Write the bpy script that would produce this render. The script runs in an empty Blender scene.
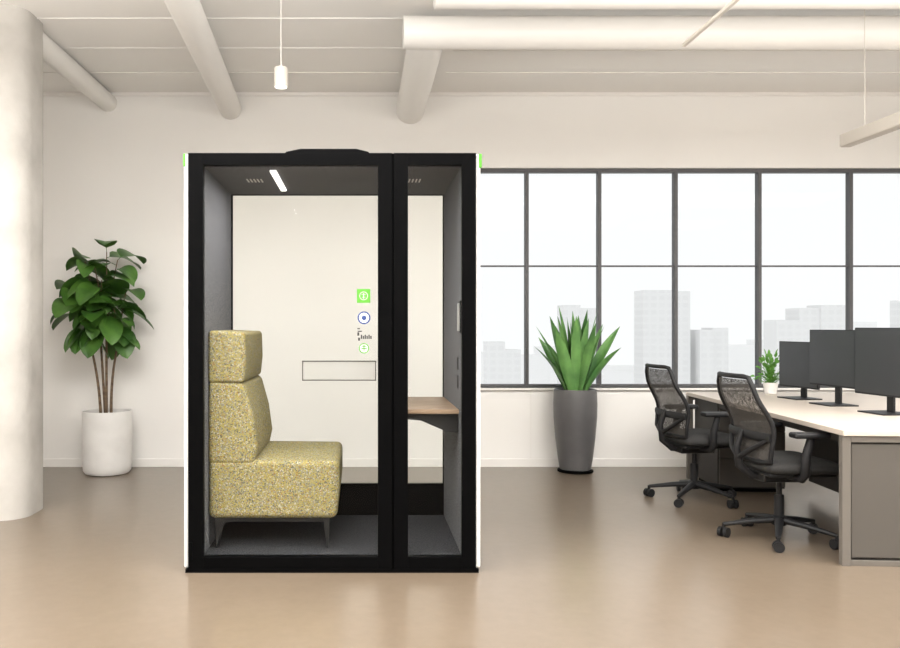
import bpy, bmesh, math, random
from mathutils import Vector, Matrix
random.seed(7)
D = bpy.data; C = bpy.context; SC = C.scene
SC.view_settings.view_transform = 'Standard'

# ---------------------------------------------------------------- materials
def mat(name, col, rough=0.5, metal=0.0, spec=0.5, emis=None, estr=0.0, coat=0.0):
    m = D.materials.new(name); m.use_nodes = True
    b = m.node_tree.nodes['Principled BSDF']
    b.inputs['Base Color'].default_value = (*col, 1)
    b.inputs['Roughness'].default_value = rough
    b.inputs['Metallic'].default_value = metal
    b.inputs['Specular IOR Level'].default_value = spec
    b.inputs['Coat Weight'].default_value = coat
    if emis:
        b.inputs['Emission Color'].default_value = (*emis, 1)
        b.inputs['Emission Strength'].default_value = estr
    return m
def noisy(m, c1, c2, scale=5, detail=5, bump=0.0, bscale=None, p1=0.35, p2=0.65, coord='Object', rr=None):
    nt = m.node_tree; N = nt.nodes; L = nt.links; b = N['Principled BSDF']
    tc = N.new('ShaderNodeTexCoord')
    n = N.new('ShaderNodeTexNoise'); n.inputs['Scale'].default_value = scale; n.inputs['Detail'].default_value = detail
    L.new(tc.outputs[coord], n.inputs['Vector'])
    r = N.new('ShaderNodeValToRGB')
    r.color_ramp.elements[0].position = p1; r.color_ramp.elements[0].color = (*c1, 1)
    r.color_ramp.elements[1].position = p2; r.color_ramp.elements[1].color = (*c2, 1)
    L.new(n.outputs['Fac'], r.inputs['Fac']); L.new(r.outputs['Color'], b.inputs['Base Color'])
    if bump:
        n2 = N.new('ShaderNodeTexNoise'); n2.inputs['Scale'].default_value = bscale or scale*4; n2.inputs['Detail'].default_value = 6
        L.new(tc.outputs[coord], n2.inputs['Vector'])
        bp = N.new('ShaderNodeBump'); bp.inputs['Strength'].default_value = bump; bp.inputs['Distance'].default_value = 0.01
        L.new(n2.outputs['Fac'], bp.inputs['Height']); L.new(bp.outputs['Normal'], b.inputs['Normal'])
    return m
def glass(name, tint=(0.97, 0.98, 0.97), refl=1.0):
    m = D.materials.new(name); m.use_nodes = True; nt = m.node_tree; N = nt.nodes; L = nt.links
    N.clear(); o = N.new('ShaderNodeOutputMaterial'); mix = N.new('ShaderNodeMixShader')
    t = N.new('ShaderNodeBsdfTransparent'); t.inputs[0].default_value = (*tint, 1)
    g = N.new('ShaderNodeBsdfGlossy'); g.inputs['Roughness'].default_value = 0.01
    lw = N.new('ShaderNodeFresnel'); lw.inputs['IOR'].default_value = 1.3
    mul = N.new('ShaderNodeMath'); mul.operation = 'MULTIPLY'; mul.inputs[1].default_value = refl
    L.new(lw.outputs[0], mul.inputs[0]); L.new(mul.outputs[0], mix.inputs[0])
    L.new(t.outputs[0], mix.inputs[1]); L.new(g.outputs[0], mix.inputs[2]); L.new(mix.outputs[0], o.inputs[0])
    return m

M_wall = noisy(mat('wall_plaster', (.8, .77, .73), .85), (.825, .808, .78), (.845, .828, .80), 1.2, 3, .03, 60)
M_ceil = noisy(mat('ceiling_paint', (.8, .77, .73), .9), (.83, .813, .785), (.845, .828, .80), 1.0, 3, .03, 40)
M_trim = mat('trim_paint', (.82, .80, .77), .6)
M_duct = mat('duct_paint', (.79, .773, .742), .6)
M_lampbody = mat('lamp_body_taupe', (.55, .51, .455), .5)
M_conc = noisy(mat('column_concrete', (.6, .57, .52), .85, 0, .2), (.42, .40, .37), (.56, .54, .505), 3.0, 10, .5, 18, .3, .7)
M_black = mat('black_frame', (.0015, .0015, .0017), .55, 0, .04)
M_bwhite = mat('booth_white_shell', (.74, .74, .73), .4)
M_felt = noisy(mat('grey_felt', (.1, .1, .1), .95, 0, .1), (.09, .09, .097), (.23, .23, .243), 150, 3, .3, 220)
M_carpet = noisy(mat('dark_carpet', (.05, .05, .05), .98, 0, .1), (.02, .021, .024), (.065, .065, .07), 120, 4, .4, 150)
M_green = mat('green_accent', (.08, .33, .02), .5)
M_blue = mat('blue_print', (.02, .05, .2), .5)
M_stwhite = mat('sticker_white', (.75, .75, .75), .5)
M_dark = mat('dark_print', (.03, .03, .03), .5)
M_glass = glass('booth_glass', (.985, .99, .985), .3)
M_glass2 = glass('booth_rear_glass', (.985, .99, .985), .06)
M_wglass = glass('window_glass', (.98, .99, .99), .3)
M_winframe = mat('window_frame_metal', (.085, .085, .088), .5, .1)
M_wood = noisy(mat('table_oak', (.35, .2, .11), .45), (.25, .165, .10), (.35, .24, .16), 9, 4)
M_plastic = mat('black_plastic', (.013, .013, .014), .5, 0, .3)
M_seatfab = noisy(mat('chair_seat_fabric', (.02, .02, .02), .9), (.013, .0125, .012), (.03, .029, .028), 200, 3, .3, 300)
M_steel = mat('brushed_steel', (.5, .5, .5), .3, 1)
M_screen = mat('monitor_screen', (.034, .036, .040), .3, 0, .5)
M_desk = mat('desk_laminate', (.56, .49, .42), .42)
M_cab = mat('cabinet_taupe', (.085, .076, .066), .55)
M_frame = mat('desk_frame_taupe', (.14, .125, .108), .5)
M_under = mat('desk_panel_dark', (.035, .031, .028), .6)
M_potw = noisy(mat('white_ceramic', (.8, .78, .74), .55), (.74, .725, .70), (.80, .785, .76), 6, 4, .05, 40)
M_potg = noisy(mat('grey_ceramic', (.13, .13, .13), .42), (.085, .083, .084), (.115, .112, .113), 3, 4)
M_soil = noisy(mat('potting_soil', (.04, .025, .015), 1), (.02, .013, .008), (.07, .045, .03), 40, 5, .6, 60)
M_bark = noisy(mat('stem_bark', (.2, .12, .07), .85), (.10, .065, .04), (.22, .15, .09), 30, 5, .4, 80)
M_leaf = noisy(mat('glossy_dark_leaf', (.03, .1, .02), .42), (.027, .09, .012), (.075, .185, .024), 6, 3)
M_leaf2 = noisy(mat('lance_leaf', (.08, .22, .05), .42), (.06, .17, .045), (.15, .33, .09), 5, 3)
M_leaf3 = mat('small_leaf', (.09, .25, .035), .5)
M_lamp = mat('lamp_glow', (1, 1, 1), .5, emis=(1, .97, .9), estr=3)
M_lampsoft = mat('lamp_diffuser', (.42, .38, .33), .5, emis=(1, .9, .75), estr=.03)
M_led = mat('led_strip', (1, 1, 1), .5, emis=(1, .97, .92), estr=3)
M_frost = mat('frosted_panel', (.70, .69, .67), .5)

M_floor = mat('polished_concrete_floor', (.4, .3, .2), .3, 0, .6)
def build_floor_mat():
    nt = M_floor.node_tree; N = nt.nodes; L = nt.links; b = N['Principled BSDF']
    tc = N.new('ShaderNodeTexCoord'); mp = N.new('ShaderNodeMapping'); mp.inputs['Location'].default_value = (3.3, 1.7, .413)
    L.new(tc.outputs['Object'], mp.inputs['Vector'])
    n1 = N.new('ShaderNodeTexNoise'); n1.inputs['Scale'].default_value = .9; n1.inputs['Detail'].default_value = 2; n1.inputs['Roughness'].default_value = .5
    n2 = N.new('ShaderNodeTexNoise'); n2.inputs['Scale'].default_value = 16; n2.inputs['Detail'].default_value = 3; n2.inputs['Roughness'].default_value = .6
    for n in (n1, n2): L.new(mp.outputs[0], n.inputs['Vector'])
    mx = N.new('ShaderNodeMix'); mx.data_type = 'FLOAT'; mx.inputs[0].default_value = .5
    L.new(n1.outputs['Fac'], mx.inputs[2]); L.new(n2.outputs['Fac'], mx.inputs[3])
    r = N.new('ShaderNodeValToRGB')
    r.color_ramp.elements[0].position = .25; r.color_ramp.elements[0].color = (.145, .109, .076, 1)
    r.color_ramp.elements[1].position = .75; r.color_ramp.elements[1].color = (.185, .144, .105, 1)
    L.new(mx.outputs[0], r.inputs['Fac']); L.new(r.outputs['Color'], b.inputs['Base Color'])
    # satin base under a thin, smoother sealer coat
    b.inputs['Roughness'].default_value = .36
    b.inputs['Specular IOR Level'].default_value = .5
    b.inputs['Coat Weight'].default_value = .45
    b.inputs['Coat Roughness'].default_value = .2
build_floor_mat()

M_tweed = mat('mustard_tweed', (.4, .35, .1), .95, 0, .1)
def build_tweed():
    nt = M_tweed.node_tree; N = nt.nodes; L = nt.links; b = N['Principled BSDF']
    tc = N.new('ShaderNodeTexCoord')
    v = N.new('ShaderNodeTexVoronoi'); v.inputs['Scale'].default_value = 190
    L.new(tc.outputs['Object'], v.inputs['Vector'])
    sp = N.new('ShaderNodeSeparateColor'); L.new(v.outputs['Color'], sp.inputs[0])
    r = N.new('ShaderNodeValToRGB'); r.color_ramp.interpolation = 'CONSTANT'
    cols = [(0, (.33, .27, .08)), (.23, (.25, .24, .18)), (.42, (.36, .30, .125)), (.60, (.13, .125, .09)), (.73, (.43, .405, .33)), (.82, (.29, .17, .065)), (.88, (.29, .26, .135))]
    e = r.color_ramp.elements
    e[0].position = 0; e[0].color = (*cols[0][1], 1); e[1].position = cols[1][0]; e[1].color = (*cols[1][1], 1)
    for p, c in cols[2:]:
        x = e.new(p); x.color = (*c, 1)
    L.new(sp.outputs[0], r.inputs['Fac']); L.new(r.outputs['Color'], b.inputs['Base Color'])
    bp = N.new('ShaderNodeBump'); bp.inputs['Strength'].default_value = .4; bp.inputs['Distance'].default_value = .003
    L.new(v.outputs['Distance'], bp.inputs['Height']); L.new(bp.outputs['Normal'], b.inputs['Normal'])
build_tweed()

M_mesh = D.materials.new('chair_back_mesh'); M_mesh.use_nodes = True
def build_mesh_mat():
    nt = M_mesh.node_tree; N = nt.nodes; L = nt.links; b = N['Principled BSDF']
    b.inputs['Base Color'].default_value = (.06, .054, .048, 1); b.inputs['Roughness'].default_value = .8
    o = N['Material Output']; mix = N.new('ShaderNodeMixShader'); t = N.new('ShaderNodeBsdfTransparent')
    tc = N.new('ShaderNodeTexCoord'); v = N.new('ShaderNodeTexVoronoi'); v.inputs['Scale'].default_value = 230
    L.new(tc.outputs['Object'], v.inputs['Vector'])
    g = N.new('ShaderNodeMath'); g.operation = 'LESS_THAN'; g.inputs[1].default_value = .33
    L.new(v.outputs['Distance'], g.inputs[0])
    L.new(g.outputs[0], mix.inputs[0]); L.new(b.outputs[0], mix.inputs[1]); L.new(t.outputs[0], mix.inputs[2]); L.new(mix.outputs[0], o.inputs[0])
build_mesh_mat()

def facade(name, c, cw):
    m = mat(name, c, .8, 0, .1); nt = m.node_tree; N = nt.nodes; L = nt.links; b = N['Principled BSDF']
    tc = N.new('ShaderNodeTexCoord'); mp = N.new('ShaderNodeMapping'); mp.inputs['Rotation'].default_value = (math.pi/2, 0, 0)
    br = N.new('ShaderNodeTexBrick'); br.offset = 0; br.inputs['Scale'].default_value = 1
    br.inputs['Brick Width'].default_value = .9; br.inputs['Row Height'].default_value = .8; br.inputs['Mortar Size'].default_value = .16
    br.inputs['Color1'].default_value = (*cw, 1); br.inputs['Color2'].default_value = (*[x*1.02 for x in cw], 1); br.inputs['Mortar'].default_value = (*c, 1)
    L.new(tc.outputs['Object'], mp.inputs['Vector']); L.new(mp.outputs[0], br.inputs['Vector']); L.new(br.outputs['Color'], b.inputs['Base Color'])
    return m
M_bld1 = facade('hazed_facade_near', (.83, .83, .83), (.795, .795, .795))  # haze put into the colour: near facades lightened
M_bld2 = facade('hazed_facade_far', (.91, .91, .91), (.895, .895, .895))  # far facades paler still, distance haze baked into the colour

# ---------------------------------------------------------------- mesh helpers
def obj(name, me, m=None, parent=None, smooth=False, bevel=0, seg=3):
    o = D.objects.new(name, me); SC.collection.objects.link(o)
    if m: me.materials.append(m)
    if smooth:
        for p in me.polygons: p.use_smooth = True
    if bevel:
        md = o.modifiers.new('bevel', 'BEVEL'); md.width = bevel; md.segments = seg; md.limit_method = 'ANGLE'; md.angle_limit = .6
        for p in me.polygons: p.use_smooth = True
        wn = o.modifiers.new('wn', 'WEIGHTED_NORMAL'); wn.keep_sharp = False
    if parent: o.parent = parent
    return o
def empty(name, loc=(0, 0, 0), rz=0):
    e = D.objects.new(name, None); e.location = loc; e.rotation_euler = (0, 0, rz); e.empty_display_size = .1
    SC.collection.objects.link(e); return e
def bm_box(bm, x0, x1, y0, y1, z0, z1):
    vs = [bm.verts.new(p) for p in [(x0,y0,z0),(x1,y0,z0),(x1,y1,z0),(x0,y1,z0),(x0,y0,z1),(x1,y0,z1),(x1,y1,z1),(x0,y1,z1)]]
    for f in [(3,2,1,0),(4,5,6,7),(0,1,5,4),(1,2,6,5),(2,3,7,6),(3,0,4,7)]: bm.faces.new([vs[i] for i in f])
def boxes(name, lst, m, parent=None, bevel=0, seg=2):
    bm = bmesh.new()
    for b in lst: bm_box(bm, *b)
    me = D.meshes.new(name); bm.to_mesh(me); bm.free()
    return obj(name, me, m, parent, bevel=bevel, seg=seg)
def prism(name, prof, y0, y1, m, parent=None, bevel=0, seg=4):
    """profile in XZ extruded along Y"""
    bm = bmesh.new()
    a = [bm.verts.new((x, y0, z)) for x, z in prof]; b = [bm.verts.new((x, y1, z)) for x, z in prof]
    n = len(prof)
    bm.faces.new(a); bm.faces.new(b[::-1])
    for i in range(n): bm.faces.new([a[i], b[i], b[(i+1) % n], a[(i+1) % n]])
    bmesh.ops.recalc_face_normals(bm, faces=bm.faces)
    me = D.meshes.new(name); bm.to_mesh(me); bm.free()
    return obj(name, me, m, parent, bevel=bevel, seg=seg)
def bm_tube(bm, pts, rad, n=10, closed=False, squash=None):
    pts = [Vector(p) for p in pts]; N = len(pts)
    if not isinstance(rad, (list, tuple)): rad = [rad]*N
    rings = []; up = None
    for i, p in enumerate(pts):
        if closed: t = (pts[(i+1) % N]-pts[i-1]).normalized()
        else: t = (pts[min(i+1, N-1)]-pts[max(i-1, 0)]).normalized()
        if up is None:
            up = Vector((0, 0, 1)) if abs(t.z) < .9 else Vector((1, 0, 0))
        u = (up-t*up.dot(t)).normalized(); up = u; w = t.cross(u)
        s = squash or (1, 1)
        rings.append([bm.verts.new(p+(u*math.cos(a)*s[0]+w*math.sin(a)*s[1])*rad[i]) for a in [2*math.pi*k/n for k in range(n)]])
    rg = range(N) if closed else range(N-1)
    for i in rg:
        A = rings[i]; B = rings[(i+1) % N]
        for k in range(n): bm.faces.new([A[k], A[(k+1) % n], B[(k+1) % n], B[k]])
    if not closed:
        bm.faces.new(rings[0][::-1]); bm.faces.new(rings[-1])
def tubes(name, lst, m, parent=None, n=10, closed=False, squash=None):
    bm = bmesh.new()
    for pts, r in lst: bm_tube(bm, pts, r, n, closed, squash)
    bmesh.ops.recalc_face_normals(bm, faces=bm.faces)
    me = D.meshes.new(name); bm.to_mesh(me); bm.free()
    o = obj(name, me, m, parent, smooth=True)
    md = o.modifiers.new('es', 'EDGE_SPLIT'); md.split_angle = .9
    return o
def lathe(name, prof, m, parent=None, n=48, loc=(0, 0, 0)):
    bm = bmesh.new(); rings = []
    for r, z in prof:
        rings.append([bm.verts.new((loc[0]+max(r, .0005)*math.cos(2*math.pi*k/n), loc[1]+max(r, .0005)*math.sin(2*math.pi*k/n), loc[2]+z)) for k in range(n)])
    for i in range(len(prof)-1):
        for k in range(n): bm.faces.new([rings[i][k], rings[i][(k+1) % n], rings[i+1][(k+1) % n], rings[i+1][k]])
    bm.faces.new(rings[0][::-1]); bm.faces.new(rings[-1])
    bmesh.ops.recalc_face_normals(bm, faces=bm.faces)
    me = D.meshes.new(name); bm.to_mesh(me); bm.free()
    o = obj(name, me, m, parent, smooth=True)
    md = o.modifiers.new('es', 'EDGE_SPLIT'); md.split_angle = .7
    return o
def bez(p0, p1, p2, n=10):
    p0, p1, p2 = Vector(p0), Vector(p1), Vector(p2)
    return [p0*(1-t)**2+p1*2*t*(1-t)+p2*t*t for t in [i/n for i in range(n+1)]]

# ---------------------------------------------------------------- room shell
XL, XR, YB, YF, H = -4.6, 7.5, 7.41, -3.5, 3.42
WX0, WX1, WZ0, WZ1 = 1.00, 6.2, .722, 2.735     # window opening
boxes('floor', [(XL-.2, XR+.2, YF-.2, YB+.25, -.1, 0)], M_floor)
boxes('ceiling', [(XL-.2, XR+.2, YF-.2, YB+.25, H, H+.1)], M_ceil)
boxes('wall_back', [(XL-.2, WX0, YB, YB+.2, 0, H), (WX1, XR+.2, YB, YB+.2, 0, H), (WX0, WX1, YB, YB+.2, 0, WZ0), (WX0, WX1, YB, YB+.2, WZ1, H)], M_wall)
boxes('wall_left', [(XL-.2, XL, YF, YB, 0, H)], M_wall)
boxes('wall_right', [(XR, XR+.2, YF, YB, 0, H)], M_wall)
boxes('wall_front', [(XL-.2, XR+.2, YF-.2, YF, 0, H)], M_wall)
boxes('baseboard_back', [(XL, XR, YB-.014, YB, 0, .075)], M_trim, bevel=.003)
boxes('trim_1', [(1.555, 1.567, YB-.006, YB, .075, WZ0)], M_trim)
boxes('trim_2', [(XL, XR, YB-.02, YB, H-.03, H)], M_trim)
boxes('windowsill', [(WX0-.02, WX1+.02, YB-.035, YB+.08, WZ0-.02, WZ0)], M_trim, bevel=.004)
boxes('trim_3', [(XL, .32, y, y+.01, H-.006, H) for y in (5.6, 6.2, 6.8)]+[(.72, XR, y, y+.01, H-.006, H) for y in (6.25, 6.8)], M_trim)

mull = [1.03, 1.535, 2.203, 2.905, 3.675, 4.515, 5.37, 6.17]
zmid = 1.84
yw = YB+.03
for i in range(len(mull)-1):
    w = empty('window_%d' % (i+1), (0, 0, 0))
    a, b = mull[i], mull[i+1]
    h = .016
    lst = [(a-(h if i else .03), a+h, yw, yw+.07, WZ0, WZ1)]
    if i == len(mull)-2: lst.append((b-h, b+.03, yw, yw+.07, WZ0, WZ1))
    be = b-h
    lst += [(a+h, be, yw, yw+.07, WZ0, WZ0+.03), (a+h, be, yw, yw+.07, WZ1-.035, WZ1), (a+h, be, yw+.015, yw+.055, zmid-.007, zmid+.007)]
    boxes('frame', lst, M_winframe, w, bevel=.003)
    boxes('pane', [(a+h, be, yw+.032, yw+.038, WZ0+.03, zmid-.007), (a+h, be, yw+.032, yw+.038, zmid+.007, WZ1-.035)], M_wglass, w)

def column():
    bm = bmesh.new(); r = .17; pts = []
    x0, x1, y0, y1 = -3.0, -2.235, 5.35, 5.85
    for cx, cy, a0 in [(x1-r, y1-r, 0), (x0+r, y1-r, 90), (x0+r, y0+r, 180), (x1-r, y0+r, 270)]:
        for k in range(9):
            a = math.radians(a0+90*k/8); pts.append((cx+r*math.cos(a), cy+r*math.sin(a)))
    rings = [[bm.verts.new((x, y, z)) for x, y in pts] for z in (0, H)]
    n = len(pts)
    for k in range(n): bm.faces.new([rings[0][k], rings[0][(k+1) % n], rings[1][(k+1) % n], rings[1][k]])
    bm.faces.new(rings[0][::-1]); bm.faces.new(rings[1])
    me = D.meshes.new('concrete_column'); bm.to_mesh(me); bm.free()
    o = obj('concrete_column', me, M_conc, smooth=True); md = o.modifiers.new('es', 'EDGE_SPLIT'); md.split_angle = .7
column()

def duct(name, lst):
    return tubes(name, lst, M_duct, n=32)
duct('ceiling_pipe', [([(-2.305, 7.41, 3.33), (-2.325, 5.65, 3.335)], .082)])
duct('ceiling_pipe', [([(-1.185, 7.41, 3.275), (-1.085, 4.93, 3.275), (-.93, 1.0, 3.275)], .10)])
duct('air_duct', [([(.46, 7.41, 3.265), (.46, 5.56, 3.265), (.46, 5.48, 3.262)], [.13, .125, .10]), ([(.29, 5.45, 3.262), (7.5, 5.45, 3.262)], .108)])
duct('air_duct', [([(.44, 4.75, 3.285), (7.5, 4.75, 3.285)], .13)])

p = empty('pendant_light', (-.488, 5.0, 0))
tubes('cable', [([(0, 0, 2.88), (0, 0, H)], .0025)], M_trim, p, n=8)
lathe('shade', [(.006, 2.90), (.01, 2.885), (.038, 2.883), (.042, 2.878), (.042, 2.765), (.038, 2.765)], M_lampbody, p, n=32)
lathe('diffuser', [(.037, 2.768), (.037, 2.762), (.01, 2.758)], M_lamp, p, n=32)
lathe('canopy', [(.04, 3.405), (.04, 3.42)], M_trim, p)
p = empty('linear_pendant_light', (3.29, 4.2, 0))
boxes('housing', [(-.035, .035, -1.3, 1.3, 2.505, 2.585)], M_lampbody, p, bevel=.004)
boxes('diffuser', [(-.03, .03, -1.29, 1.29, 2.500, 2.5055)], M_lampsoft, p)
tubes('cables', [([(0, y, 2.58), (0, y, H)], .002) for y in (-1.1, 1.08)], M_lampbody, p, n=6)
p = empty('ceiling_rail_light', (1.855, 3.4, 0))
boxes('rail', [(-.010, .010, -1.3, 1.24, 2.887, 2.907)], M_lampbody, p, bevel=.003)
tubes('hangers', [([(0, y, 2.905), (0, y, H)], .002) for y in (-1.0, .5)], M_trim, p, n=6)

# ---------------------------------------------------------------- booth
B = empty('office_phone_booth', (0, 0, 0))
x0, x1 = -.924, .632; y0, y1 = 4.23, 5.2; zt = 2.193; zf = .082; zc = 2.13
boxes('outer_shell', [(x0, x0+.03, y0+.012, y1, .02, zt-.003), (x1-.03, x1, y0+.012, y1, .02, zt-.003)], M_bwhite, B, bevel=.012, seg=3)
boxes('roof', [(x0+.028, x1-.028, y0+.03, y1-.02, zc+.012, zt-.004)], M_black, B)
boxes('plinth', [(x0+.03, x1-.03, y0+.03, y1-.03, 0, zf-.006)], M_black, B)
boxes('base_rail', [(x0+.012, x1-.012, y0-.002, y0+.05, 0, .02), (x0+.012, x1-.012, y1-.05, y1, 0, .02)], M_black, B)
fx0, fx1 = -.898, .606
def fr(name, yy0, yy1):
    xs = [fx0, -.82, .094, .1675, .1775, .2507, .533, fx1]
    l = [(xs[0], xs[1], yy0, yy1, .012, zt), (xs[1], xs[2], yy0, yy1, zc, zt), (xs[1], xs[2], yy0, yy1, .012, zf), (xs[2], xs[3], yy0, yy1, .012, zt),
         (xs[4], xs[5], yy0, yy1, .012, zt), (xs[5], xs[6], yy0, yy1, zc, zt), (xs[5], xs[6], yy0, yy1, .012, zf), (xs[6], xs[7], yy0, yy1, .012, zt),
         (xs[3], xs[4], yy0+.012, yy1, .012, zt)]
    boxes(name, l, M_black, B, bevel=.0015)
fr('front_frame', y0, y0+.045)
boxes('rear_frame', [(fx0, -.815, y1-.03, y1, .012, zt), (.53, fx1, y1-.03, y1, .012, zt), (-.815, .53, y1-.03, y1, zc-.005, zt), (-.815, .53, y1-.03, y1, .012, zf+.2)], M_black, B)
boxes('door_glass', [(-.82, .094, y0+.018, y0+.026, zf, zc)], M_glass, B)
boxes('side_glass', [(.2507, .533, y0+.018, y0+.026, zf, zc)], M_glass, B)
boxes('rear_glass', [(-.815, .53, y1-.02, y1-.012, zf+.2, zc-.005)], M_glass2, B)
boxes('felt_wall_left', [(x0+.03, -.822, y0+.045, y1-.03, zf-.006, zc+.012)], M_felt, B)
boxes('felt_wall_right', [(.535, x1-.03, y0+.045, y1-.03, zf-.006, zc+.012)], M_felt, B)
boxes('felt_ceiling', [(-.822, .535, y0+.045, y1-.03, zc-.002, zc+.012)], M_felt, B)
boxes('carpet', [(-.822, .535, y0+.045, y1-.03, zf-.006, zf)], M_carpet, B)
boxes('led_strip', [(-.485, -.452, 4.36, 4.98, zc-.012, zc-.002)], M_led, B, bevel=.003)
vt = []
for cx in (-.60, .31):
    for k in range(5): vt.append((cx-.05+k*.02, cx-.042+k*.02, 4.62, 4.72, zc-.005, zc-.001))
boxes('ceiling_vents', vt, M_frost, B)
boxes('corner_accents', [(x0-.001, x0+.010, y0+.008, y0+.09, 2.125, zt-.002), (x1-.010, x1+.006, y0+.008, y0+.09, 2.118, zt-.002)], M_green, B, bevel=.002)
prism('roof_vent', [(-.425, zt-.004), (-.415, zt+.065), (-.33, zt+.082), (-.02, zt+.082), (.05, zt+.065), (.06, zt-.004)], 4.5, 5.0, M_black, B, bevel=.008)
boxes('wall_handle', [(.519, .535, 4.30, 4.335, 1.262, 1.41)], M_steel, B, bevel=.004)
boxes('wall_handle_plate', [(.528, .536, 4.285, 4.35, 1.25, 1.425)], M_plastic, B, bevel=.003)
boxes('power_sockets', [(.529, .536, 4.40, 4.47, 1.05, 1.12), (.529, .536, 4.40, 4.47, .95, 1.02)], M_plastic, B, bevel=.003)
boxes('socket_faces', [(.5275, .53, 4.415, 4.455, 1.065, 1.105), (.5275, .53, 4.415, 4.455, .965, 1.005)], M_felt, B)
boxes('door_hinge', [(-.895, -.875, y0-.008, y0, .07, .16)], M_black, B, bevel=.002)
ys = y0+.0165
def disc(name, cx, cz, r, m, yy, rin=0, n=32):
    bm = bmesh.new()
    o_ = [bm.verts.new((cx+r*math.cos(2*math.pi*k/n), yy, cz+r*math.sin(2*math.pi*k/n))) for k in range(n)]
    if rin:
        i_ = [bm.verts.new((cx+rin*math.cos(2*math.pi*k/n), yy, cz+rin*math.sin(2*math.pi*k/n))) for k in range(n)]
        for k in range(n): bm.faces.new([o_[k], o_[(k+1) % n], i_[(k+1) % n], i_[k]])
    else: bm.faces.new(o_)
    me = D.meshes.new(name); bm.to_mesh(me); bm.free(); return obj(name, me, m, B)
boxes('sticker_square', [(-.016, .054, ys, ys+.001, 1.41, 1.483)], M_green, B)
disc('sticker_square_ring', .019, 1.447, .022, M_stwhite, ys-.0006, .0195)
boxes('sticker_square_glyph', [(.0175, .0205, ys-.001, ys, 1.432, 1.462), (.008, .030, ys-.001, ys, 1.453, 1.455), (.009, .029, ys-.001, ys, 1.439, 1.441)], M_stwhite, B)
disc('sticker_round_blue', .021, 1.332, .034, M_blue, ys)
disc('sticker_round_inner', .021, 1.332, .026, M_stwhite, ys-.0006)
disc('sticker_round_core', .021, 1.332, .013, M_blue, ys-.001)
boxes('sticker_text', [(-.014, .0, ys, ys+.001, 1.272, 1.278), (-.012, .01, ys, ys+.001, 1.258, 1.264), (-.014, -.004, ys, ys+.001, 1.238, 1.256), (-.010, .0, ys, ys+.001, 1.212, 1.228)] +
      [(.004+.010*k, .011+.010*k, ys, ys+.001, 1.221, 1.221+(.016 if k % 2 else .022)) for k in range(6)], M_dark, B)
disc('sticker_round_green', .021, 1.172, .027, M_green, ys)
disc('sticker_round_green_inner', .021, 1.172, .021, M_stwhite, ys-.0006)
boxes('sticker_green_bars', [(.010, .032, ys-.001, ys-.0008, 1.180, 1.186), (.006, .036, ys-.001, ys-.0008, 1.168, 1.174), (.018, .024, ys-.001, ys-.0008, 1.156, 1.19)], M_green, B)
yr = y1-.0215
boxes('rear_pull_panel', [(-.364, .098, yr-.012, yr, .945, 1.062)], M_frost, B, bevel=.003)
boxes('rear_pull_rim', [(-.369, .103, yr-.016, yr-.001, 1.062, 1.067), (-.369, .103, yr-.016, yr-.001, .940, .945), (-.369, -.364, yr-.016, yr-.001, .940, 1.067), (.098, .103, yr-.016, yr-.001, .940, 1.067)], M_cab, B)

# bench inside
S = empty('upholstered_bench', (0, 0, 0))
by0, by1 = 4.37, 5.14
prism('seat_block', [(-.819, .247), (-.125, .247), (-.11, .40), (-.11, .560), (-.60, .565), (-.819, .565)], by0, by1, M_tweed, S, bevel=.035, seg=5)
prism('lumbar_cushion', [(-.821, .54), (-.575, .54), (-.553, .64), (-.575, .80), (-.625, .98), (-.821, .99)], by0, by1, M_tweed, S, bevel=.028, seg=5)
prism('head_cushion', [(-.821, .98), (-.628, .98), (-.615, 1.10), (-.620, 1.258), (-.821, 1.265)], by0, by1, M_tweed, S, bevel=.022, seg=5)
for yy in (by0+.03, by1-.06):
    prism('leg_front', [(-.20, .25), (-.165, .25), (-.172, zf), (-.182, zf)], yy, yy+.03, M_plastic, S, bevel=.002, seg=1)
    prism('leg_rear', [(-.79, .25), (-.62, .25), (-.74, .215), (-.775, zf), (-.785, zf)], yy, yy+.03, M_plastic, S, bevel=.002, seg=1)
boxes('under_rail', [(-.78, -.17, by0+.035, by1-.035, .225, .249)], M_plastic, S)

# table inside
T = empty('wall_mounted_table', (0, 0, 0))
boxes('tabletop', [(.20, .533, 4.36, 5.14, .815, .84)], M_wood, T, bevel=.004)
br_ = [(.22, .814), (.533, .814), (.533, .71), (.47, .715), (.40, .745), (.33, .775), (.22, .785)]
prism('bracket', br_, 4.40, 4.43, M_plastic, T, bevel=.002, seg=1)
prism('bracket_rear', br_, 5.06, 5.09, M_plastic, T, bevel=.002, seg=1)
boxes('apron', [(.24, .533, 4.43, 5.06, .79, .815)], M_plastic, T)

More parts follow.
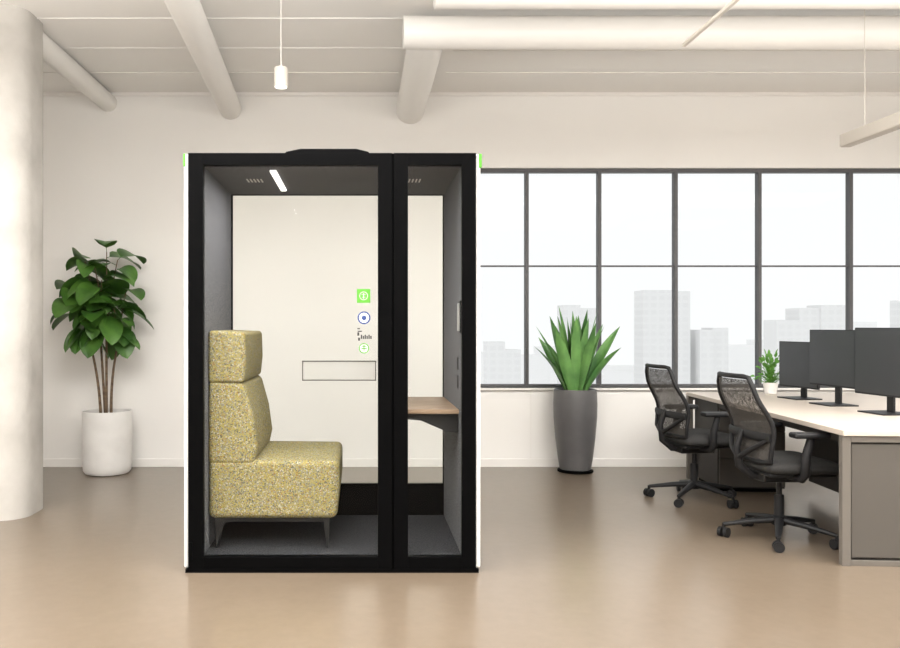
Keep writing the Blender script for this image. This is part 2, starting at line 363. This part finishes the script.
# ---------------------------------------------------------------- leaves
def leaf(bm, base, direc, length, width, droop, fold=.25, n=8, kind='ovate', roll=0, mi=0):
    d = Vector(direc).normalized(); base = Vector(base)
    side = d.cross(Vector((0, 0, 1)))
    if side.length < .05: side = Vector((1, 0, 0))
    side.normalize(); side = Matrix.Rotation(roll, 3, d) @ side
    pos = base.copy(); rows = []
    step = length/n; cur = d.copy()
    for i in range(n+1):
        t = i/n
        if kind == 'ovate': w = width*.5*(math.sin(math.pi*min(1, t**.8))**.62)*(1-.1*t) if 0 < t < 1 else .002
        else: w = width*.5*((.35+.65*math.sin(math.pi*.5*t/.55)) if t < .55 else max(0, 1-((t-.55)/.45)**1.9)) if t < 1 else .001
        up = side.cross(cur).normalized()
        wav = .03*length*math.sin(t*9+roll) if kind == 'ovate' else 0
        rows.append([bm.verts.new(pos+side*w*s+up*(abs(s)*w*fold+wav*abs(s)*.4)) for s in (-1, -.5, 0, .5, 1)])
        cur = (cur+Vector((0, 0, -droop/n))).normalized()
        pos = pos+cur*step
    for i in range(n):
        for k in range(4):
            f = bm.faces.new([rows[i][k], rows[i][k+1], rows[i+1][k+1], rows[i+1][k]]); f.smooth = True; f.material_index = mi

P = empty('potted_fiddle_leaf_tree', (-2.215, 7.1, 0))
lathe('pot', [(.155, 0), (.185, .006), (.203, .03), (.208, .08), (.211, .53), (.209, .545), (.204, .548), (.197, .545), (.195, .50)], M_potw, P)
lathe('soil', [(.19, .49), (.198, .505), (.1, .51), (.0, .515)], M_soil, P)
stems = []; bm = bmesh.new()
rnd = random.Random(11)
trunks = [(-.12, -.02, 1.15), (-.04, .03, 1.2), (.035, -.04, 1.2), (.12, .01, 1.12)]
tips = [(-.27, .0, 1.64), (-.13, -.10, 1.86), (.02, .03, 1.94), (.15, -.08, 1.86), (.20, .02, 1.62), (.04, -.17, 1.68), (-.21, -.1, 1.48), (.13, -.12, 1.44), (-.03, -.18, 1.42), (-.04, -.12, 1.80)]
tmap = [0, 1, 2, 2, 3, 1, 0, 3, 1, 2]
for j, tt in enumerate(trunks):
    b0 = (tt[0]*.35-.01, tt[1]*.8, .50)
    stems.append((bez(b0, (tt[0]*.45-.02+.01*(-1)**j, tt[1], .85), (tt[0]-.03, tt[1], tt[2]), 8), [.0135-.004*k/8 for k in range(9)]))
for i, tp in enumerate(tips):
    a = i*2.4; tt = trunks[tmap[i]]
    b0 = (tt[0]-.03, tt[1], tt[2])
    tp = (tp[0]-.035, tp[1], tp[2])
    mid = (b0[0]*.6+tp[0]*.4, b0[1]*.5+tp[1]*.5, b0[2]+.6*(tp[2]-b0[2]))
    pts = bez(b0, mid, tp, 12)
    stems.append((pts, [.009-.005*k/12 for k in range(13)]))
    for k in range(8):
        idx = max(1, 12-int(k*1.4)); q = pts[idx]
        ang = a+k*2.4+rnd.uniform(-.3, .3)
        el = max(-.5, (.6-.16*k)+rnd.uniform(-.2, .2))
        dr = Vector((math.cos(ang)*math.cos(el), math.sin(ang)*math.cos(el), math.sin(el)))
        Lf = rnd.uniform(.24, .32)
        if q.y+dr.y*Lf > .24: dr.y = -abs(dr.y)*.5
        bs = q+dr*(.02+.03*rnd.random())
        bm_tube(bm, [q, bs], .0028, 5)
        leaf(bm, bs, dr, Lf, Lf*rnd.uniform(.64, .80), rnd.uniform(.8, 2.0), .18, 9, 'ovate', rnd.uniform(-.6, .6))
me = D.meshes.new('leaves'); bm.to_mesh(me); bm.free(); obj('leaves', me, M_leaf, P)
tubes('stems', stems, M_bark, P, n=8)

P = empty('potted_snake_plant', (1.905, 7.17, 0))
lathe('saucer', [(.145, 0), (.155, .005), (.155, .018), (.14, .02)], M_black, P)
lathe('pot', [(.125, .02), (.135, .028), (.150, .12), (.172, .30), (.187, .48), (.190, .60), (.186, .70), (.182, .728), (.176, .732), (.168, .725), (.166, .68)], M_potg, P)
lathe('soil', [(.160, .66), (.168, .68), (.05, .69), (0, .69)], M_soil, P)
bm = bmesh.new(); rnd = random.Random(4)
for i in range(28):
    a = i*2.399; k = i/27
    tilt = .04+.46*k+rnd.uniform(-.06, .06)
    r0 = .02+.06*k
    d = Vector((math.cos(a)*math.sin(tilt), math.sin(a)*math.sin(tilt)*.6, math.cos(tilt)))
    Lf = (.84-.20*k)*rnd.uniform(.80, 1.03)
    if Lf*d.y > .13: d.y = .13/Lf
    leaf(bm, (math.cos(a)*r0, math.sin(a)*r0, .68), d, Lf, rnd.uniform(.075, .105), .1+.7*k*k, .3, 14, 'lance', rnd.uniform(-1.2, 1.2))
me = D.meshes.new('leaves'); bm.to_mesh(me); bm.free(); obj('leaves', me, M_leaf2, P)

# ---------------------------------------------------------------- desk
DR = math.radians(-4)
K = empty('bench_desk', (2.588, 4.335, 0), DR)
DL, DW = 2.55, 1.55
boxes('desktop', [(0, DW, 0, DL, .700, .730)], M_desk, K, bevel=.003)
boxes('end_frame', [(.0, .045, .012, .05, 0, .70), (.045, DW-.045, .012, .05, .665, .70), (DW-.045, DW, .012, .05, 0, .70), (.0, .045, DL-.05, DL-.012, 0, .70), (.045, DW-.045, DL-.05, DL-.012, .665, .70), (DW-.045, DW, DL-.05, DL-.012, 0, .70), (.045, DW-.045, .02, .05, 0, .03)], M_frame, K, bevel=.002)
boxes('side_rails', [(.06, .10, .05, DL-.05, .65, .70), (DW-.10, DW-.06, .05, DL-.05, .65, .70)], M_under, K)
boxes('modesty_panel', [(.72, .74, .05, 1.93, .10, .70)], M_under, K)
boxes('end_panels', [(.052, .77, .022, .040, .045, .655), (.78, DW-.052, .022, .040, .045, .655)], M_cab, K, bevel=.003)
boxes('end_backing', [(.045, DW-.045, .041, .05, .03, .665)], M_under, K)
boxes('far_cabinet_body', [(.055, .56, DL-.58, DL-.06, .03, .70)], M_under, K, bevel=.003)
boxes('far_cabinet_fronts', [(.062, .555, DL-.60, DL-.582, .045, .26), (.062, .555, DL-.60, DL-.582, .265, .47), (.062, .555, DL-.60, DL-.582, .475, .69)], M_cab, K, bevel=.003)
boxes('far_cabinet_plinth', [(.08, .54, DL-.56, DL-.08, 0, .03)], M_black, K)

def monitor(x, y, rz, zb, zt_, w):
    e = empty('computer_monitor', (x, y, .730), rz)  # screen faces local -X
    b, t = zb-.730, zt_-.730
    boxes('panel', [(0, .022, -w/2, w/2, b, t)], M_plastic, e, bevel=.004)
    boxes('screen', [(-.0015, .001, -w/2+.006, w/2-.006, b+.012, t-.006)], M_screen, e)
    boxes('back_bulge', [(.022, .045, -w/5, w/5, b+.08, t-.08)], M_plastic, e, bevel=.008)
    boxes('stand_neck', [(.045, .06, -.03, .03, .008, (b+t)/2+.02)], M_plastic, e, bevel=.002)
    boxes('stand_base', [(-.09, .12, -.12, .12, 0, .009)], M_plastic, e, bevel=.003)
monitor(3.36, 6.22, math.radians(6), .815, 1.168, .46)
monitor(3.335, 5.73, math.radians(4), .86, 1.262, .50)
monitor(3.34, 5.17, math.radians(4), .84, 1.278, .54)

P = empty('small_potted_plant', (3.37, 6.65, .730))
lathe('pot', [(.035, 0), (.045, .005), (.058, .09), (.056, .095), (.05, .09)], M_potw, P, n=32)
lathe('soil', [(.045, .07), (.05, .08), (0, .082)], M_soil, P, n=24)
bm = bmesh.new(); rnd = random.Random(3)
for i in range(120):
    a = i*2.4; el = rnd.uniform(.2, 1.5); r = rnd.uniform(.02, .23)
    d = Vector((math.cos(a)*math.cos(el)*.7, math.sin(a)*math.cos(el)*.7, math.sin(el)*1.1))
    bs = Vector((0, 0, .08))+d*r
    bm_tube(bm, [(0, 0, .07), bs], .0012, 4)
    leaf(bm, bs, d, rnd.uniform(.035, .06), .03, 1.0, .2, 5, 'ovate', rnd.uniform(-1, 1))
me = D.meshes.new('leaves'); bm.to_mesh(me); bm.free(); obj('leaves', me, M_leaf3, P)

# ---------------------------------------------------------------- chairs
def chair(loc, rz, base_rot=0):
    e = empty('office_task_chair', (*loc, 0), rz)
    lst = []; wl = []; fk = []; R = .315
    for k in range(5):
        a = base_rot+k*2*math.pi/5; c, s = math.cos(a), math.sin(a)
        lst.append(([(c*.03, s*.03, .118), (c*.15, s*.15, .105), (c*R, s*R, .078)], [.028, .023, .015]))
        fk.append(([(c*R, s*R, .085), (c*R, s*R, .045)], .011))
        fa = a+.6+k*.9; t = Vector((math.cos(fa), math.sin(fa), 0)); ce = Vector((c*R, s*R, .0305))
        for sg in (-1, 1): wl.append(([ce+t*sg*.008, ce+t*sg*.029], .030))
    tubes('star_base', lst, M_plastic, e, n=10, squash=(.8, 1))
    tubes('castor_stems', fk, M_plastic, e, n=8)
    tubes('castor_wheels', wl, M_plastic, e, n=20)
    lathe('hub', [(.03, .085), (.042, .09), (.042, .135), (.030, .145)], M_plastic, e, n=24)
    lathe('gas_lift', [(.027, .14), (.027, .27), (.016, .272), (.016, .385)], M_plastic, e, n=24)
    boxes('tilt_mechanism', [(-.14, .12, -.08, .08, .355, .415)], M_plastic, e, bevel=.015, seg=3)
    bm = bmesh.new(); nx, ny = 14, 12; top = []; bot = []
    for i in range(nx+1):
        u = -1+2*i/nx; rt = []; rb = []
        for j in range(ny+1):
            v = -1+2*j/ny
            x = u*.25*(1-.10*v*v); y = v*.25*(1-.12*u*u)
            edge = max(abs(u), abs(v)); ed = max(0, (edge-.7)/.3)
            fz = -.035*max(0, (u-.45)/.55)**2
            zt_ = .505-.028*ed**2+fz+.008*v*v; zb_ = .422+.018*ed**2+fz*.6
            rt.append(bm.verts.new((x+.055, y, zt_))); rb.append(bm.verts.new((x+.055, y, zb_)))
        top.append(rt); bot.append(rb)
    for i in range(nx):
        for j in range(ny):
            bm.faces.new([top[i][j], top[i+1][j], top[i+1][j+1], top[i][j+1]]); bm.faces.new([bot[i][j], bot[i][j+1], bot[i+1][j+1], bot[i+1][j]])
    for i in range(nx):
        bm.faces.new([top[i][0], bot[i][0], bot[i+1][0], top[i+1][0]]); bm.faces.new([top[i][ny], top[i+1][ny], bot[i+1][ny], bot[i][ny]])
    for j in range(ny):
        bm.faces.new([top[0][j], top[0][j+1], bot[0][j+1], bot[0][j]]); bm.faces.new([top[nx][j], bot[nx][j], bot[nx][j+1], top[nx][j+1]])
    bmesh.ops.recalc_face_normals(bm, faces=bm.faces)
    me = D.meshes.new('seat'); bm.to_mesh(me); bm.free(); o = obj('seat', me, M_seatfab, e, smooth=True)
    md = o.modifiers.new('s', 'SUBSURF'); md.levels = 1; md.render_levels = 1
    boxes('seat_pan', [(-.16, .24, -.19, .19, .405, .43)], M_plastic, e, bevel=.01)
    def bx(t): return -.165-.115*t+.045*math.sin(math.pi*min(1, t*1.2))**2
    def bz(t): return .50+.475*t
    def bw(t): return .195+.042*math.sin(math.pi*(t*.8+.12))-.03*max(0, t-.6)
    def pt(t, s):
        return Vector((bx(t)-.035*(1-s*s), bw(t)*s, bz(t)))
    bm = bmesh.new(); nt_, ns = 16, 12; g = []
    for i in range(nt_+1):
        g.append([bm.verts.new(pt(i/nt_, -1+2*j/ns)) for j in range(ns+1)])
    for i in range(nt_):
        for j in range(ns): bm.faces.new([g[i][j], g[i][j+1], g[i+1][j+1], g[i+1][j]])
    me = D.meshes.new('back_mesh'); bm.to_mesh(me); bm.free(); obj('back_mesh', me, M_mesh, e, smooth=True)
    loop = [pt(i/14, -1) for i in range(0, 14)] + [pt(1, -1)+Vector((0, .02, .012))]+[pt(1, -1+2*j/8)+Vector((0, 0, .018)) for j in range(1, 8)] + [pt(1, 1)+Vector((0, -.02, .012))]+[pt(1-i/14, 1) for i in range(1, 15)] + [pt(0, 1-2*j/8)+Vector((0, 0, -.01)) for j in range(1, 8)]
    tubes('back_frame', [(loop, .0145)], M_plastic, e, n=10, closed=True)
    tubes('lumbar_support', [([pt(.30, s/6)+Vector((-.022, 0, 0)) for s in range(-6, 7)], .017)], M_plastic, e, n=8, squash=(1.5, .5))
    tubes('back_spine', [([(-.08, 0, .385), (-.17, 0, .39), (-.245, 0, .45), (-.26, 0, .56), (-.225, 0, .66)], [.026, .026, .024, .02, .015]),
                         ([(-.25, 0, .50), (-.24, .10, .55), pt(.28, .93)+Vector((-.015, 0, 0))], [.018, .015, .012]),
                         ([(-.25, 0, .50), (-.24, -.10, .55), pt(.28, -.93)+Vector((-.015, 0, 0))], [.018, .015, .012])], M_plastic, e, n=10)
    for sg in (-1, 1):
        tubes('arm_post', [([(.0, sg*.10, .40), (.0, sg*.24, .405), (.0, sg*.272, .44), (.0, sg*.278, .54), (.03, sg*.278, .655)], [.018, .022, .026, .026, .02])], M_plastic, e, n=10)
        boxes('arm_pad', [(-.08, .16, sg*.275-.042, sg*.275+.042, .648, .680)], M_plastic, e, bevel=.012, seg=3)
chair((2.535, 4.90), math.radians(2), .42)
chair((2.475, 6.00), math.radians(5), .14)

# ---------------------------------------------------------------- skyline outside
def skyline():
    rnd = random.Random(5)
    SK = empty('city_skyline', (0, 0, 0))
    def bl(name, Y, lst, m):
        bm = bmesh.new(); s = 810/Y
        for a, b, top in lst:
            xa = (a-360)/s; xb = (b-360)/s; z = 1.29+(326-top)/s
            dy = rnd.uniform(0, .8); bm_box(bm, xa, xb, Y+dy, Y+dy+3, -45, z)
        me = D.meshes.new(name); bm.to_mesh(me); bm.free(); return obj(name, me, m, SK)
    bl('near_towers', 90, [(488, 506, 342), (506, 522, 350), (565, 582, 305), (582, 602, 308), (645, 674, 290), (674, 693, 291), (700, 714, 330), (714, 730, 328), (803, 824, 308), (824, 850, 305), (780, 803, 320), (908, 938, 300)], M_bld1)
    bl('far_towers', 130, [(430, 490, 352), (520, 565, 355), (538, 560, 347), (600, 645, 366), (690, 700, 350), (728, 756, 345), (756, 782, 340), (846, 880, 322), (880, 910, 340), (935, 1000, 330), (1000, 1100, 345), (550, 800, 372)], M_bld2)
skyline()

# ---------------------------------------------------------------- light
w = D.worlds.new('overcast_sky'); SC.world = w; w.use_nodes = True
bg = w.node_tree.nodes['Background']; bg.inputs[0].default_value = (1, 1, 1, 1); bg.inputs[1].default_value = 1.03
def area(name, loc, sx, sy, e, col=(1, .986, .966), rot=(0, 0, 0)):
    l = D.lights.new(name, 'AREA'); l.shape = 'RECTANGLE'; l.size = sx; l.size_y = sy; l.energy = e; l.color = col
    o = D.objects.new(name, l); o.location = loc; o.rotation_euler = rot; SC.collection.objects.link(o); return o
for x, y, sx, e in [(-1.4, .8, 4.5, 100), (4.0, .8, 4.5, 110), (-1.5, 3.6, 3.6, 150), (4.2, 3.6, 4.6, 190)]:
    area('room_fill_down', (x, y, 3.05), sx, 1.2, e)  # added overhead fill out of view, not modelled fixtures; brightens the room
area('ceiling_fill_up', (1.0, 2.4, 2.35), 8.5, .8, 400, rot=(math.pi, 0, 0))  # unseen upward fill, added to brighten the ceiling; no pendant here
area('ceiling_fill_up', (1.0, -.5, 2.4), 8.5, .6, 390, rot=(math.pi, 0, 0))  # second added ceiling fill, behind the camera
area('booth_downlight', (-.468, 4.67, zc-.02), .03, .6, 7, (1, .98, .96))

# ---------------------------------------------------------------- camera
cam = D.cameras.new('camera'); co = D.objects.new('camera', cam); SC.collection.objects.link(co)
co.location = (0, 0, 1.29); co.rotation_euler = (math.pi/2, 0, 0)
cam.lens = 32.4; cam.sensor_width = 36; cam.shift_x = .1; cam.shift_y = .002
cam.clip_end = 500
SC.camera = co
